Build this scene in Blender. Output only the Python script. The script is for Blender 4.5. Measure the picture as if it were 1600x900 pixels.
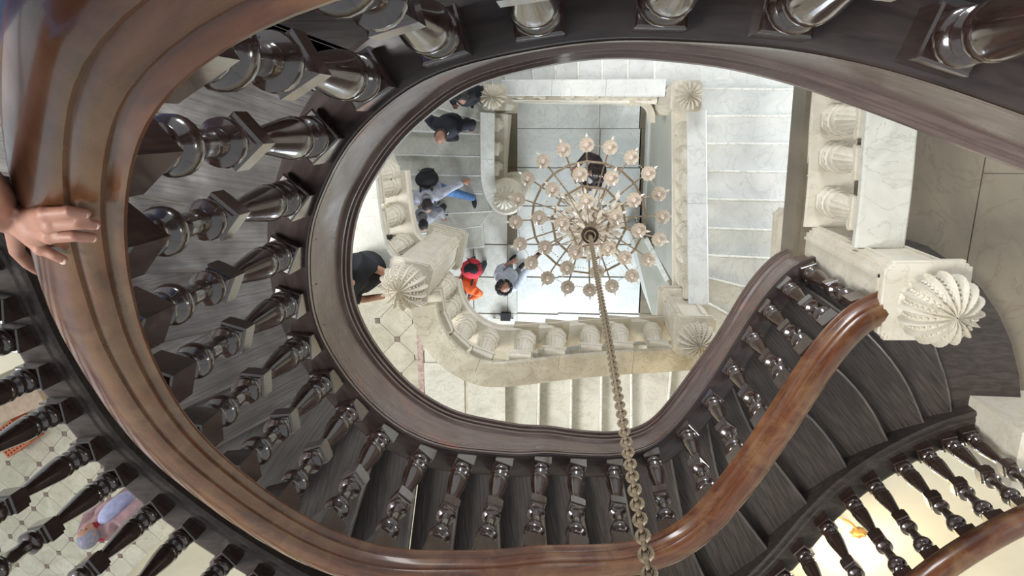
import bpy, bmesh, math, random
from mathutils import Vector, Matrix
random.seed(7)
PI = math.pi
for o in list(bpy.data.objects): bpy.data.objects.remove(o)
SC = bpy.context.scene; COL = SC.collection
# ---------------------------------------------------------------- camera
CH = 12.0                      # camera height above the lowest floor
F = 1022.0                     # focal length in pixels of the 1600 px wide frame
NAD = (902.0, 187.0)           # where the plumb line below the camera meets the picture
_d = Vector(((NAD[0]-800)/F, (450-NAD[1])/F, -1)).normalized()
_Z = -_d; _X = (Vector((1,0,0)) - _Z*_Z.x).normalized(); _Y = _Z.cross(_X)
RM = Matrix((_X,_Y,_Z))
cam = bpy.data.cameras.new('camera'); camo = bpy.data.objects.new('camera', cam); COL.objects.link(camo)
camo.matrix_world = Matrix.Translation((0,0,CH)) @ RM.to_4x4()
cam.sensor_width = 36; cam.lens = 36*F/1600; cam.clip_start = .02; cam.clip_end = 200
SC.camera = camo
# ---------------------------------------------------------------- world, lights, exposure
SC.view_settings.view_transform = 'Standard'; SC.view_settings.look = 'None'
SC.view_settings.gamma = 1; SC.view_settings.exposure = 0.42
w = bpy.data.worlds.new('world'); SC.world = w; w.use_nodes = True
w.node_tree.nodes['Background'].inputs[0].default_value = (.90,.95,1,1)
w.node_tree.nodes['Background'].inputs[1].default_value = .50
def area(name, loc, target, size, power, color=(1,1,1), sizey=None):
    l = bpy.data.lights.new(name,'AREA'); l.size = size; l.energy = power; l.color = color
    if sizey: l.shape = 'RECTANGLE'; l.size_y = sizey
    o = bpy.data.objects.new(name,l); COL.objects.link(o); o.location = loc
    o.rotation_euler = (Vector(target)-Vector(loc)).to_track_quat('-Z','Y').to_euler(); return o
area('skylight_light', (-14,-2.5,CH+14), (0.3,-1,7), 9, 420, (1,.99,.96)).data.spread = math.radians(50)
area('upper_fill_light', (.2,5.0,CH-2.4), (0,-2.2,CH-3.4), 1.5, 190, (.95,.97,1), 2.6)  # added fill lamp, brightens the baluster faces turned to the well
area('landing_fill_light', (6.4,-.2,CH-1.9), (-1,-.9,CH-2.2), 1.2, 75, (1,.985,.96), 2.4)  # added fill lamp from the right for the left-hand balusters
area('ground_window_light', (-.2,-6.3,2.3), (.4,1.0,.3), 2.8, 300, (.80,.89,1), 2.8)
area('side_fill_light', (5.6,.4,4.2), (0,-.4,1), 2.4, 150, (.97,.98,1), 2.2)  # added fill lamp that brightens the marble flights, no window built here

def W(px, py, h):
    c = RM @ Vector(((px-800)/F, (450-py)/F, -1))
    c = c*(-h/c.z); return Vector((c.x, c.y, CH-h))
def PJ(p):
    c = RM.transposed() @ (Vector(p)-Vector((0,0,CH))); return (800+F*c.x/-c.z, 450-F*c.y/-c.z)
# ---------------------------------------------------------------- materials
def node_mat(name):
    m = bpy.data.materials.new(name); m.use_nodes = True; nt = m.node_tree
    return m, nt, nt.nodes['Principled BSDF']
def ramp(nt, fac, stops):
    r = nt.nodes.new('ShaderNodeValToRGB'); e = r.color_ramp.elements
    e[0].position, e[0].color = stops[0][0], (*stops[0][1],1)
    e[1].position, e[1].color = stops[-1][0], (*stops[-1][1],1)
    for s in stops[1:-1]:
        q = e.new(s[0]); q.color = (*s[1],1)
    nt.links.new(fac, r.inputs[0]); return r.outputs[0]
def noise(nt, vec, scale, detail=4, rough=.55, dist=0):
    n = nt.nodes.new('ShaderNodeTexNoise'); n.inputs['Scale'].default_value = scale
    n.inputs['Detail'].default_value = detail; n.inputs['Roughness'].default_value = rough
    n.inputs['Distortion'].default_value = dist
    if vec: nt.links.new(vec, n.inputs['Vector'])
    return n.outputs[0]
def coords(nt, kind='Object', scale=(1,1,1), world=False):
    t = nt.nodes.new('ShaderNodeTexCoord'); mp = nt.nodes.new('ShaderNodeMapping')
    if world:
        g = nt.nodes.new('ShaderNodeNewGeometry'); nt.links.new(g.outputs['Position'], mp.inputs[0])
    else: nt.links.new(t.outputs[kind], mp.inputs[0])
    mp.inputs['Scale'].default_value = scale; return mp.outputs[0]
def bump(nt, b, fac, strength, dist=.01):
    n = nt.nodes.new('ShaderNodeBump'); n.inputs['Strength'].default_value = strength; n.inputs['Distance'].default_value = dist
    nt.links.new(fac, n.inputs['Height']); nt.links.new(n.outputs[0], b.inputs['Normal'])
def mix(nt, fac, a, b, mode='MIX'):
    m = nt.nodes.new('ShaderNodeMix'); m.data_type = 'RGBA'; m.blend_type = mode
    if hasattr(fac,'is_linked') or not isinstance(fac,(int,float)): nt.links.new(fac, m.inputs[0])
    else: m.inputs[0].default_value = fac
    for s, v in ((6,a),(7,b)):
        if isinstance(v, tuple): m.inputs[s].default_value = (*v,1)
        else: nt.links.new(v, m.inputs[s])
    return m.outputs[2]
def wood(name, c0, c1, rough, kind='UV', scale=(1.2,22,1), coat=0, wear=None, bmp=.1):
    m, nt, b = node_mat(name)
    g = noise(nt, coords(nt, kind, scale), 3, 6, .6, .6)
    col = ramp(nt, g, [(.3,c0),(.7,c1)])
    if wear:
        wn = noise(nt, coords(nt, world=True), wear[0], 5, .6, .8)
        f = ramp(nt, wn, [(wear[1],(0,0,0)),(wear[1]+(wear[3] if len(wear)>3 else .15),(1,1,1))])
        col = mix(nt, f, col, wear[2])
    nt.links.new(col, b.inputs['Base Color'])
    rn = noise(nt, coords(nt, world=True), 7, 4)
    nt.links.new(ramp(nt, rn, [(.3,(rough*.75,)*3),(.7,(rough*1.35,)*3)]), b.inputs['Roughness'])
    if 'tread' in name: b.inputs['Specular IOR Level'].default_value = .3
    b.inputs['Coat Weight'].default_value = coat; b.inputs['Coat Roughness'].default_value = .10; b.inputs['Coat IOR'].default_value = 1.5+.25*(coat>.55)
    bump(nt, b, g, bmp, .004); return m
def marble(name, base, dark, scale=1.6, rough=.3, vein=(.3,.28,.25), var=.08):
    m, nt, b = node_mat(name)
    v = coords(nt, world=True)
    n1 = noise(nt, v, scale, 6, .62, 1.2)
    col = ramp(nt, n1, [(.32,dark),(.62,base)])
    n2 = noise(nt, v, scale*1.3, 5, .6, 2.5)
    f = ramp(nt, n2, [(.475,(0,0,0)),(.497,(.55,)*3),(.52,(0,0,0))])
    col = mix(nt, f, col, vein)
    oi = nt.nodes.new('ShaderNodeObjectInfo')
    tint = ramp(nt, oi.outputs['Random'], [(0,(1-var,1-var*.9,1-var*1.2)),(1,(1,1,1))])
    col = mix(nt, 1.0, col, tint, 'MULTIPLY')
    nt.links.new(col, b.inputs['Base Color']); b.inputs['Roughness'].default_value = rough
    bump(nt, b, noise(nt, v, 60, 3), .05, .003); return m
def plain(name, col, rough=.6, metal=0, bmp=0, var=.15, scale=20):
    m, nt, b = node_mat(name)
    n = noise(nt, coords(nt, 'Object'), scale, 4)
    c = ramp(nt, n, [(.3,tuple(x*(1-var) for x in col)),(.7,tuple(min(1,x*(1+var)) for x in col))])
    nt.links.new(c, b.inputs['Base Color']); b.inputs['Roughness'].default_value = rough; b.inputs['Metallic'].default_value = metal
    if bmp: bump(nt, b, n, bmp, .01)
    return m
M = {}
M['rail'] = wood('polished_rail_wood', (.050,.016,.008), (.150,.052,.020), .27, coat=.4, wear=(5.5,.46,(.20,.105,.045),.34), scale=(1.5,9,1))
M['string'] = wood('string_wood', (.088,.058,.049), (.185,.132,.115), .30, coat=.25, wear=(3,.6,(.24,.10,.07)), scale=(1.5,10,1))
M['baluster'] = wood('turned_wood', (.016,.008,.006), (.050,.025,.018), .25, kind='Object', scale=(30,30,3), coat=1)
M['tread'] = wood('worn_tread_wood', (.022,.018,.016), (.080,.065,.057), .42, kind='Object', scale=(1.3,26,26), wear=(4,.62,(.07,.062,.057)), bmp=.35)
M['riser'] = wood('dark_riser_wood', (.02,.014,.011), (.055,.042,.036), .5, kind='Object', scale=(3,10,20))
M['edge'] = wood('worn_edge_wood', (.05,.042,.037), (.15,.128,.11), .4, kind='Object', scale=(1.3,16,16))
M['cap'] = wood('dark_shelf_wood', (.018,.012,.011), (.055,.038,.034), .42, coat=.1, scale=(1.5,10,1))
M['white'] = marble('white_marble', (.76,.77,.75), (.62,.64,.63), 1.4, vein=(.50,.50,.48))
M['niche'] = marble('shaded_niche_marble', (.50,.44,.33), (.38,.33,.24), 3, .45, (.3,.25,.18))  # shade of the niches behind the urn balusters, put into a browner marble
M['nosing'] = marble('worn_lit_marble_edge', (.86,.86,.83), (.74,.74,.70), 3)  # worn edge, with the light it catches put into the paler colour
M['white2'] = marble('veined_marble', (.68,.67,.61), (.52,.51,.45), 2.2, vein=(.40,.38,.33))
M['cream'] = marble('carved_cream_marble', (.70,.655,.56), (.58,.53,.43), 2.5, .45, (.5,.42,.3), .03)
M['brown'] = marble('brown_grey_marble', (.21,.175,.125), (.13,.11,.08), 1.1, .35, (.14,.10,.07))
M['tile'] = marble('floor_tile_marble', (.60,.57,.47), (.45,.42,.33), 2.5, .3, (.35,.3,.24), .15)
M['dot'] = marble('dark_tile_marble', (.22,.15,.12), (.10,.07,.06), 9, .35, (.4,.35,.3))
M['pink'] = marble('pink_mosaic', (.55,.42,.38), (.24,.13,.12), 22, .4, (.7,.66,.6))
M['wall'] = plain('cream_plaster', (.86,.82,.66), .8, 0, .02, .05, 3)
M['greywall'] = plain('grey_marble_panel', (.42,.42,.36), .45, 0, 0, .06, 3)
# ---------------------------------------------------------------- mesh helpers
class MB:
    def __init__(s): s.v=[]; s.f=[]; s.uv={}
    def add(s, vs, fs):
        k=len(s.v); s.v += [Vector(v) for v in vs]; s.f += [tuple(i+k for i in f) for f in fs]; return s
    def box(s, x0,y0,z0,x1,y1,z1, rot=0, at=(0,0,0)):
        c = Matrix.Rotation(rot,3,'Z'); a=Vector(at)
        vs = [c@Vector((x,y,z))+a for z in (z0,z1) for x,y in ((x0,y0),(x1,y0),(x1,y1),(x0,y1))]
        return s.add(vs, [(3,2,1,0),(4,5,6,7),(0,1,5,4),(1,2,6,5),(2,3,7,6),(3,0,4,7)])
    def prism(s, poly, z0, z1):
        n=len(poly); a = sum(poly[i][0]*poly[(i+1)%n][1]-poly[(i+1)%n][0]*poly[i][1] for i in range(n))
        if a<0: poly = poly[::-1]
        vs=[(p[0],p[1],z0) for p in poly]+[(p[0],p[1],z1) for p in poly]
        return s.add(vs,[tuple(range(n-1,-1,-1)),tuple(range(n,2*n))]+[(i,(i+1)%n,n+(i+1)%n,n+i) for i in range(n)])
    def lathe(s, prof, seg=20, at=(0,0,0), mod=None, axis=None, cap=True, ph=0):
        k=len(s.v); A=Vector(at); n=len(prof)
        R = Vector((0,0,1)).rotation_difference(Vector(axis).normalized()).to_matrix() if axis else Matrix.Identity(3)
        for (r,z) in prof:
            for j in range(seg):
                a=2*PI*j/seg+ph; q = r*(mod(j/seg, z) if mod else 1)
                s.v.append(R@Vector((q*math.cos(a), q*math.sin(a), z))+A)
        for i in range(n-1):
            for j in range(seg):
                j2=(j+1)%seg; s.f.append((k+i*seg+j,k+i*seg+j2,k+(i+1)*seg+j2,k+(i+1)*seg+j))
        if cap:
            s.f.append(tuple(k+j for j in range(seg-1,-1,-1))); s.f.append(tuple(k+(n-1)*seg+j for j in range(seg)))
        return s
    def tube(s, pts, rad, seg=8):
        pts=[Vector(p) for p in pts]; n=len(pts); k=len(s.v)
        rr = rad if isinstance(rad,(list,tuple)) else [rad]*n
        for i,p in enumerate(pts):
            t=(pts[min(i+1,n-1)]-pts[max(i-1,0)]).normalized()
            a = t.orthogonal() if i==0 else (pa - t*pa.dot(t))
            a.normalize(); pa=a; b=t.cross(a)
            for j in range(seg):
                an=2*PI*j/seg; s.v.append(p+(a*math.cos(an)+b*math.sin(an))*rr[i])
        for i in range(n-1):
            for j in range(seg):
                j2=(j+1)%seg; s.f.append((k+i*seg+j,k+i*seg+j2,k+(i+1)*seg+j2,k+(i+1)*seg+j))
        s.f.append(tuple(k+j for j in range(seg-1,-1,-1))); s.f.append(tuple(k+(n-1)*seg+j for j in range(seg)))
        return s
    def ell(s, c, r, rot=None, n=12, m=8, mod=None):
        k=len(s.v); c=Vector(c); R = rot.to_matrix() if rot else Matrix.Identity(3)
        for i in range(m+1):
            th=PI*i/m
            for j in range(n):
                a=2*PI*j/n; d=Vector((math.sin(th)*math.cos(a),math.sin(th)*math.sin(a),math.cos(th)))
                q = mod(d) if mod else 1
                s.v.append(R@Vector((d.x*r[0]*q,d.y*r[1]*q,d.z*r[2]*q))+c)
        for i in range(m):
            for j in range(n):
                j2=(j+1)%n; s.f.append((k+i*n+j,k+(i+1)*n+j,k+(i+1)*n+j2,k+i*n+j2))
        return s
    def sweep(s, path, prof, closed=True, flat=True, normals=None):
        """prof: list of (n,z) or function(i)->list; +n is to the left of the path"""
        n=len(path); k=len(s.v); L=0; us=[]
        for i in range(n):
            if i: L+=(path[i]-path[i-1]).length
            us.append(L)
        pf = prof if callable(prof) else (lambda i: prof)
        m=len(pf(0)); acc=[0]
        p0=pf(0)
        for j in range(1,m+1):
            a,b=p0[j-1],p0[j%m]; acc.append(acc[-1]+math.hypot(a[0]-b[0],a[1]-b[1]))
        for i in range(n):
            if normals: nn=normals[i]
            else:
                t=path[min(i+1,n-1)]-path[max(i-1,0)]; t=Vector((t.x,t.y,0)).normalized(); nn=Vector((-t.y,t.x,0))
            for (a,z) in pf(i): s.v.append(path[i]+nn*a+Vector((0,0,z)))
        e = m if closed else m-1
        for i in range(n-1):
            for j in range(e):
                j2=(j+1)%m; s.uv[len(s.f)] = ((us[i],acc[j]),(us[i+1],acc[j]),(us[i+1],acc[j+1]),(us[i],acc[j+1]))
                s.f.append((k+i*m+j,k+(i+1)*m+j,k+(i+1)*m+j2,k+i*m+j2))
        if closed:
            s.f.append(tuple(k+j for j in range(m))); s.f.append(tuple(k+(n-1)*m+j for j in range(m-1,-1,-1)))
        return s
    def mesh(s, name, mat, smooth=True, origin=(0,0,0), rot=0, angle=35):
        me=bpy.data.meshes.new(name); o=Vector(origin); R=Matrix.Rotation(-rot,3,'Z')
        me.from_pydata([R@(v-o) for v in s.v],[],s.f)
        if s.uv:
            ul=me.uv_layers.new(name='UVMap')
            for p in me.polygons:
                q=s.uv.get(p.index)
                if q:
                    for li,c in zip(p.loop_indices,q): ul.data[li].uv=c
        bm=bmesh.new(); bm.from_mesh(me); bmesh.ops.recalc_face_normals(bm, faces=bm.faces)
        if smooth:
            for f in bm.faces: f.smooth=True
            for e in bm.edges:
                if len(e.link_faces)==2 and e.calc_face_angle(0)>math.radians(angle): e.smooth=False
        bm.to_mesh(me); bm.free(); me.materials.append(mat); return me
def link(name, me, parent=None, loc=(0,0,0), rot=0):
    o=bpy.data.objects.new(name, me); COL.objects.link(o); o.location=loc; o.rotation_euler=(0,0,rot)
    if parent: o.parent=parent
    return o
def wpos(o):
    v=Vector(o.location)
    while o.parent: o=o.parent; v=Matrix.Rotation(o.rotation_euler[2],3,'Z')@v+Vector(o.location)
    return v
def part(name, mb, mat, parent=None, smooth=True, angle=35, origin=None, rot=0):
    """mesh given in world coordinates, under an unrotated parent"""
    o0=Vector(origin) if origin is not None else (wpos(parent) if parent else Vector((0,0,0)))
    me=mb.mesh(name,mat,smooth,o0,rot,angle)
    return link(name, me, parent, o0-wpos(parent) if parent else o0, rot)
def empty(name, loc, label=None, cat=None, group=None, rz=0, kind=None):
    o=link(name, None, None, loc, rz); return tag(o,label,cat,group,kind)
def tag(o,label=None,cat=None,group=None,kind=None):
    if label: o['label']=label
    if cat: o['category']=cat
    if group: o['group']=group
    if kind: o['kind']=kind
    return o
def spline(pts, n=8):
    out=[]; P=[Vector(p) for p in pts]
    for i in range(len(P)-1):
        a=P[i-1] if i else P[0]*2-P[1]; b=P[i]; c=P[i+1]; d=P[i+2] if i+2<len(P) else P[-1]*2-P[-2]
        for k in range(n):
            t=k/n; out.append(.5*((2*b)+(c-a)*t+(2*a-5*b+4*c-d)*t*t+(3*b-a-3*c+d)*t*t*t))
    out.append(P[-1]); return out
def smooth_path(P, it=3):
    P=[p.copy() for p in P]
    for _ in range(it):
        P=[P[0]]+[(P[i-1]+P[i]*2+P[i+1])/4 for i in range(1,len(P)-1)]+[P[-1]]
    return P
def resample(P, step):
    L=[0]
    for i in range(1,len(P)): L.append(L[-1]+(P[i]-P[i-1]).length)
    n=max(2,int(L[-1]/step)); out=[]; j=0
    for k in range(n+1):
        d=L[-1]*k/n
        while j<len(L)-2 and L[j+1]<d: j+=1
        f=(d-L[j])/max(1e-9,L[j+1]-L[j]); out.append(P[j].lerp(P[j+1],f))
    return out
def nrm(P,i):
    t=P[min(i+1,len(P)-1)]-P[max(i-1,0)]; t=Vector((t.x,t.y,0)).normalized(); return Vector((-t.y,t.x,0))
def offset(P,a,dz=0): return [P[i]+nrm(P,i)*a+Vector((0,0,dz)) for i in range(len(P))]
def near(P,p):
    return min(range(len(P)), key=lambda i:(P[i].x-p[0])**2+(P[i].y-p[1])**2)

# ================================================================ WOODEN STAIRCASE
# foot of every inner baluster as seen, and its depth below the lens
PB=[(1490,77),(1230,43),(1033,37),(843,52),(693,83),
 (577,147),(517,240),(467,320),(459,407),(467,480),(486,543),(516,598),(560,642),(612,675),(670,704),(727.5,720),(787.5,724),
 (849,720),(904,725.5),(961,726),(1019,713),(1067,672),(1105,622),(1137,573),(1165,521),(1192,477),(1223,440),(1262,411)]
def hP(u):
    if u<0:
        g=[1.52,1.48,1.45,1.43,1.40,1.34,1.30]; a=min(-u,5.999); k=int(a); return g[k]+(g[k+1]-g[k])*(a-k)
    return 1.52+.207*u-.0034*u*u
def hB(u): return hP(u)+.085
def u_of(px,py):
    best=None
    for i in range(len(PB)-1):
        ax,ay=PB[i]; bx,by=PB[i+1]; dx,dy=bx-ax,by-ay; t=((px-ax)*dx+(py-ay)*dy)/(dx*dx+dy*dy)
        if 0<i<len(PB)-2: t=max(0,min(1,t))
        elif i==0: t=min(1,t)
        else: t=max(0,min(1.6,t))
        q=math.hypot(ax+t*dx-px,ay+t*dy-py)
        if best is None or q<best[0]: best=(q,i-5+t)
    return best[1]
TT=[(2600,560),(2200,402),(1760,235),(1680,203),(1600,174),(1513,143),(1387,103),(1290,82),(1200,68),(1083,61),(980,57),(890,64),(800,80),(723,97),(655,122),(605,158),(560,200),(527,245),(502,297),(485,345),(478,393),
 (479,440),(486,490),(505,540),(541,595),(578,636),(615,666),(655,688),(700,702),(767,709),(815,712),(852,709),(890,712),(952,714),(990,709),(1015,700),(1035,688),(1070,652),(1100,612),
 (1120,582),(1152,530),(1180,485),(1210,446),(1245,414),(1287,399)]
BB=[(2600,710),(2200,540),(1760,352),(1680,318),(1600,287),(1433,207),(1288,150),(1200,122),(1100,97),(1033,88),(950,86),(867,95),(800,108),(753,128),(693,163),(647,202),(610,240),(580,283),(562,325),(551,370),
 (548,410),(552,455),(567,503),(597,550),(640,597),(683,627),(733,648),(800,661),(850,665),(890,671),(952,674),(1002,668),(1015,661),(1032,640),(1060,605),(1092,560),(1102,550),(1140,492),(1160,455),(1190,417),(1225,390),(1257,380),(1275,377)]
T=smooth_path(resample(spline([W(x,y,hB(u_of(x,y))) for x,y in TT],8),.045),3)
BBs=[(p.x,p.y) for p in resample(spline([Vector((x,y,0)) for x,y in BB],8),4)]
drop=[]
for p in T:
    best=(1e9,.3)
    for k in range(14,62):
        d=k*.01; q=PJ(p-Vector((0,0,d))); e=min((q[0]-b[0])**2+(q[1]-b[1])**2 for b in BBs)
        if e<best[0]: best=(e,d)
    drop.append(best[1])
for _ in range(30): drop=[drop[0]]+[(drop[i-1]+drop[i]*2+drop[i+1])/4 for i in range(1,len(drop)-1)]+[drop[-1]]
stair=empty('wooden_staircase',(0,0,CH-6.7),'dark varnished wooden spiral staircase with turned balusters, winding around the open well','staircase')
def string_prof(i):
    d=drop[i]
    return [(-.15,0),(-.135,.012),(-.02,.012),(0,.006),(.006,-.004),(.006,-.022),(-.014,-.025),(-.014,-.033),(.004,-.037),(.004,-.056),(-.018,-.059),(-.018,-.068),(-.004,-.072),(-.004,-.086),(-.022,-.090),
            (-.024,-d+.116),(-.008,-d+.106),(-.008,-d+.090),(-.026,-d+.086),(-.026,-d+.076),(-.002,-d+.072),(-.002,-d+.052),(-.020,-d+.048),(-.020,-d+.039),(.008,-d+.034),(.010,-d+.012),(-.004,-d),(-.15,-d)]
part('inner_string', MB().sweep(T,lambda i:[(-.0,-.012)]+string_prof(i)[4:-1]+[(-.03,-drop[i]),(-.03,-.012)]), M['string'], stair, angle=28)
part('string_cap', MB().sweep(T,[(-.15,-.05),(-.15,0),(-.135,.012),(-.02,.012),(0,.006),(.004,-.004),(-.001,-.013),(-.03,-.05)]), M['cap'], stair, angle=28)
# turned baluster, shared mesh: foot at z=0, L=.9
LB=.82
def baluster_mesh(name, k=1.0):
    b=MB(); z=lambda f:f*.9*k
    def blk(a,z0,z1,ch=.005):
        b.lathe([((a-ch)*1.4142,z0),(a*1.4142,z0+ch),(a*1.4142,z1-ch),((a-ch)*1.4142,z1)],4,ph=PI/4)
    blk(.052,-.09,z(.105)); blk(.036,z(.480),z(.60)); blk(.0425,z(.498),z(.580),.007)
    blk(.052,z(.915),z(1.0)+.05)
    prof=[(.10,.034),(.112,.042),(.125,.0485),(.14,.0485),(.152,.043),(.158,.035),(.168,.035),(.175,.042),(.19,.044),(.20,.038),(.207,.034),(.214,.040),(.228,.046),
      (.24,.047),(.25,.043),(.255,.045),(.265,.0455),(.285,.0445),(.32,.0405),(.36,.0355),(.42,.0285),(.47,.0225),(.49,.024)]
    b.lathe([(r*1.12,z(f)) for f,r in prof],20)
    prof=[(.59,.026),(.60,.034),(.612,.0425),(.628,.045),(.642,.043),(.65,.034),(.655,.026),(.664,.027),(.672,.023),(.70,.0235),(.74,.0275),(.775,.032),(.783,.038),(.79,.036),
      (.795,.043),(.81,.0485),(.828,.0485),(.842,.043),(.85,.034),(.857,.031),(.862,.036),(.872,.040),(.884,.040),(.89,.033),(.897,.030),(.905,.034),(.916,.037),(.92,.034)]
    b.lathe([(r*1.12,z(f)) for f,r in prof],20)
    return b.mesh(name, M['baluster'], True, angle=40)
BM=baluster_mesh('baluster')
sp=wpos(stair); railpts=[]
for k,(x,y) in enumerate(PB):
    u=k-5; p=W(x,y,hP(u)); i=near(T,p); n=nrm(T,i)
    tt=Vector((n.y,-n.x,0)); q=T[i]+tt*(p-T[i]).dot(tt)-n*.060
    # slide along the curve so that the foot falls where the photograph has it
    o=link('baluster', BM, stair, Vector((q.x,q.y,T[i].z))-sp, math.atan2(n.y,n.x)); o.scale=(1,1,.95)
# handrail
C=[T[i]-nrm(T,i)*.064 for i in range(len(T))]
def ss(x): x=max(0,min(1,x)); return x*x*(3-2*x)
iR=T_i=near(T,W(1067,672,hP(16)))
RP=smooth_path([p+Vector((0,0,.90+.06*ss((i-iR)/max(1,len(C)-iR)*1.6))) for i,p in enumerate(C)],4)
rail_prof=[(.062,-.012),(.066,.004),(.080,.007),(.088,.013),(.088,.021),(.081,.028),(.070,.033),(.064,.040),(.070,.046),(.070,.052),(.062,.066),(.054,.078),(.048,.082),(.042,.084),(.043,.094),(.036,.104),(.02,.114),(-.01,.117),(-.04,.110),(-.066,.092),(-.080,.066),(-.084,.044),(-.078,.026),(-.068,.018),(-.064,0),(-.060,-.012)]
hr=part('handrail', MB().sweep(RP,rail_prof), M['rail'], stair, angle=28)

so=part('gallery_shade_slab', MB().box(-3.2,.45,CH+1.5,4.5,3.2,CH+1.7), M['riser'], None, smooth=False); so['kind']='structure'  # unseen slab added above the gallery to darken light and reflections there
# outer edge in plan
OX=[(1560,645,4.78),(1532,654,4.72),(1460,673,4.62),(1398,704,4.5),(1336,744,4.38),(1273,800,4.22),(1200,888,4.0),(1110,960,3.9),(1000,1000,3.8),(850,1020,3.65),(690,990,3.5),(560,950,3.42),(470,906,3.35),(400,867,3.28),
    (367,847,3.22),(300,800,3.14),(233,743,3.04),(173,690,2.95),(116,605,2.82),(72,533,2.72),(38,458,2.62),(6,380,2.5)]
def isect(a,b):
    best=None
    for i in range(len(OXY)-1):
        p,q=OXY[i],OXY[i+1]; r=(b-a); s=q-p; den=r.x*s.y-r.y*s.x
        if abs(den)<1e-9: continue
        t=((p.x-a.x)*s.y-(p.y-a.y)*s.x)/den; v=((p.x-a.x)*r.y-(p.y-a.y)*r.x)/den
        if t>.2 and -.001<=v<=1.001 and (best is None or t<best[0]): best=(t,i)
    return best
# step edges: (u along the inner string, picture points outward; last flag: points reach the outer string)
SEAM=[(22.7,[(1435,505),(1460,550),(1478,600),(1487,657)],1),(21.5,[(1327,500),(1365,535),(1395,570),(1417,605),(1437,650),(1445,675)],1),
 (20.1,[(1282,557),(1325,597),(1360,642),(1390,700)],1),(18.9,[(1242,632),(1275,665),(1302,700),(1327,742)],1),(17.6,[(1172,675),(1200,712),(1235,757),(1267,800)],1),
 (16.5,[(1122,752),(1150,797),(1200,863)],1),(15.4,[(1067,823),(1083,870),(1097,900)],0),(14.1,[(1000,900)],0),(13.0,[(925,900)],0),(11.9,[(850,845)],0),(10.9,[(777,830)],0),(9.9,[(705,850)],0),
 (8.9,[(635,850)],0),(8.0,[(550,815)],0),(7.1,[(450,775)],0),(6.2,[(330,700)],0),(5.3,[(292,632)],0),(4.4,[(252,530)],0),(3.4,[(245,422)],0),(2.5,[(251,309)],0),(1.6,[(292,190)],0),(.7,[(420,80)],0),(-.15,[(497,60)],0)]
def T_at(u):
    k=u+5; i=min(int(k),len(PB)-2); f=k-i
    x=PB[i][0]+(PB[i+1][0]-PB[i][0])*f; y=PB[i][1]+(PB[i+1][1]-PB[i][1])*f
    return near(T, W(x,y,hP(u)))
def zo(j):
    for k in range(len(js)-1):
        a,b=js[k],js[k+1]
        if min(a,b)<=j<=max(a,b) and a!=b: return zs[k]+(zs[k+1]-zs[k])*(j-a)/(b-a)
    return zs[-1] if j<min(js) else zs[0]
for _it in range(6):
    OP=[W(*a) for a in OX][::-1]
    lead=[Vector((-1.6,1.5,CH-1.6)),Vector((-2.2,.95,CH-1.8)),Vector((-2.42,.2,CH-2.2))]
    OXY=smooth_path(resample(spline(lead+OP,6),.05),6)
    seams=[]; oz=[]
    for u,pts,full in SEAM:
        h=hB(u)+.03; z=CH-h; i=T_at(u); a=T[i]-nrm(T,i)*.10; line=[Vector((a.x,a.y,z))]+[W(x,y,h) for x,y in pts]
        if not full:
            b=line[1] if len(line)==2 else line[-1]; a2=line[0] if len(line)==2 else line[-2]
            r=isect(a2,b)
            if r is None: e=a2+(b-a2).normalized()*1.3; j=near(OXY,e); print('no isect',u)
            else: t,j=r; e=a2.lerp(b,t)
            e.z=z
            if len(line)==2: line=[line[0],e]
            else: line.append(e)
        else:
            j=near(OXY,line[-1]); e=Vector((OXY[j].x,OXY[j].y,z)); line.append(e)
        n=12
        line=resample(line if len(line)<4 else spline(line,5),.001) if 0 else line
        ln=spline(line,6) if len(line)>3 else line
        L=[0]
        for q in range(1,len(ln)): L.append(L[-1]+(ln[q]-ln[q-1]).length)
        rs=[]; 
        for k in range(n+1):
            d=L[-1]*k/n; q=0
            while q<len(L)-2 and L[q+1]<d: q+=1
            rs.append(ln[q].lerp(ln[q+1],(d-L[q])/max(1e-9,L[q+1]-L[q])))
        seams.append(rs); oz.append((j,z))
    js=[a for a,_ in oz]; zs=[b for _,b in oz]
    nh=[(x,y,CH-zo(near(OXY,W(x,y,h)))-.06) for x,y,h in OX]
    OX=[(x,y,.5*h+.5*h2) for (x,y,h),(_,_,h2) in zip(OX,nh)]
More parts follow.
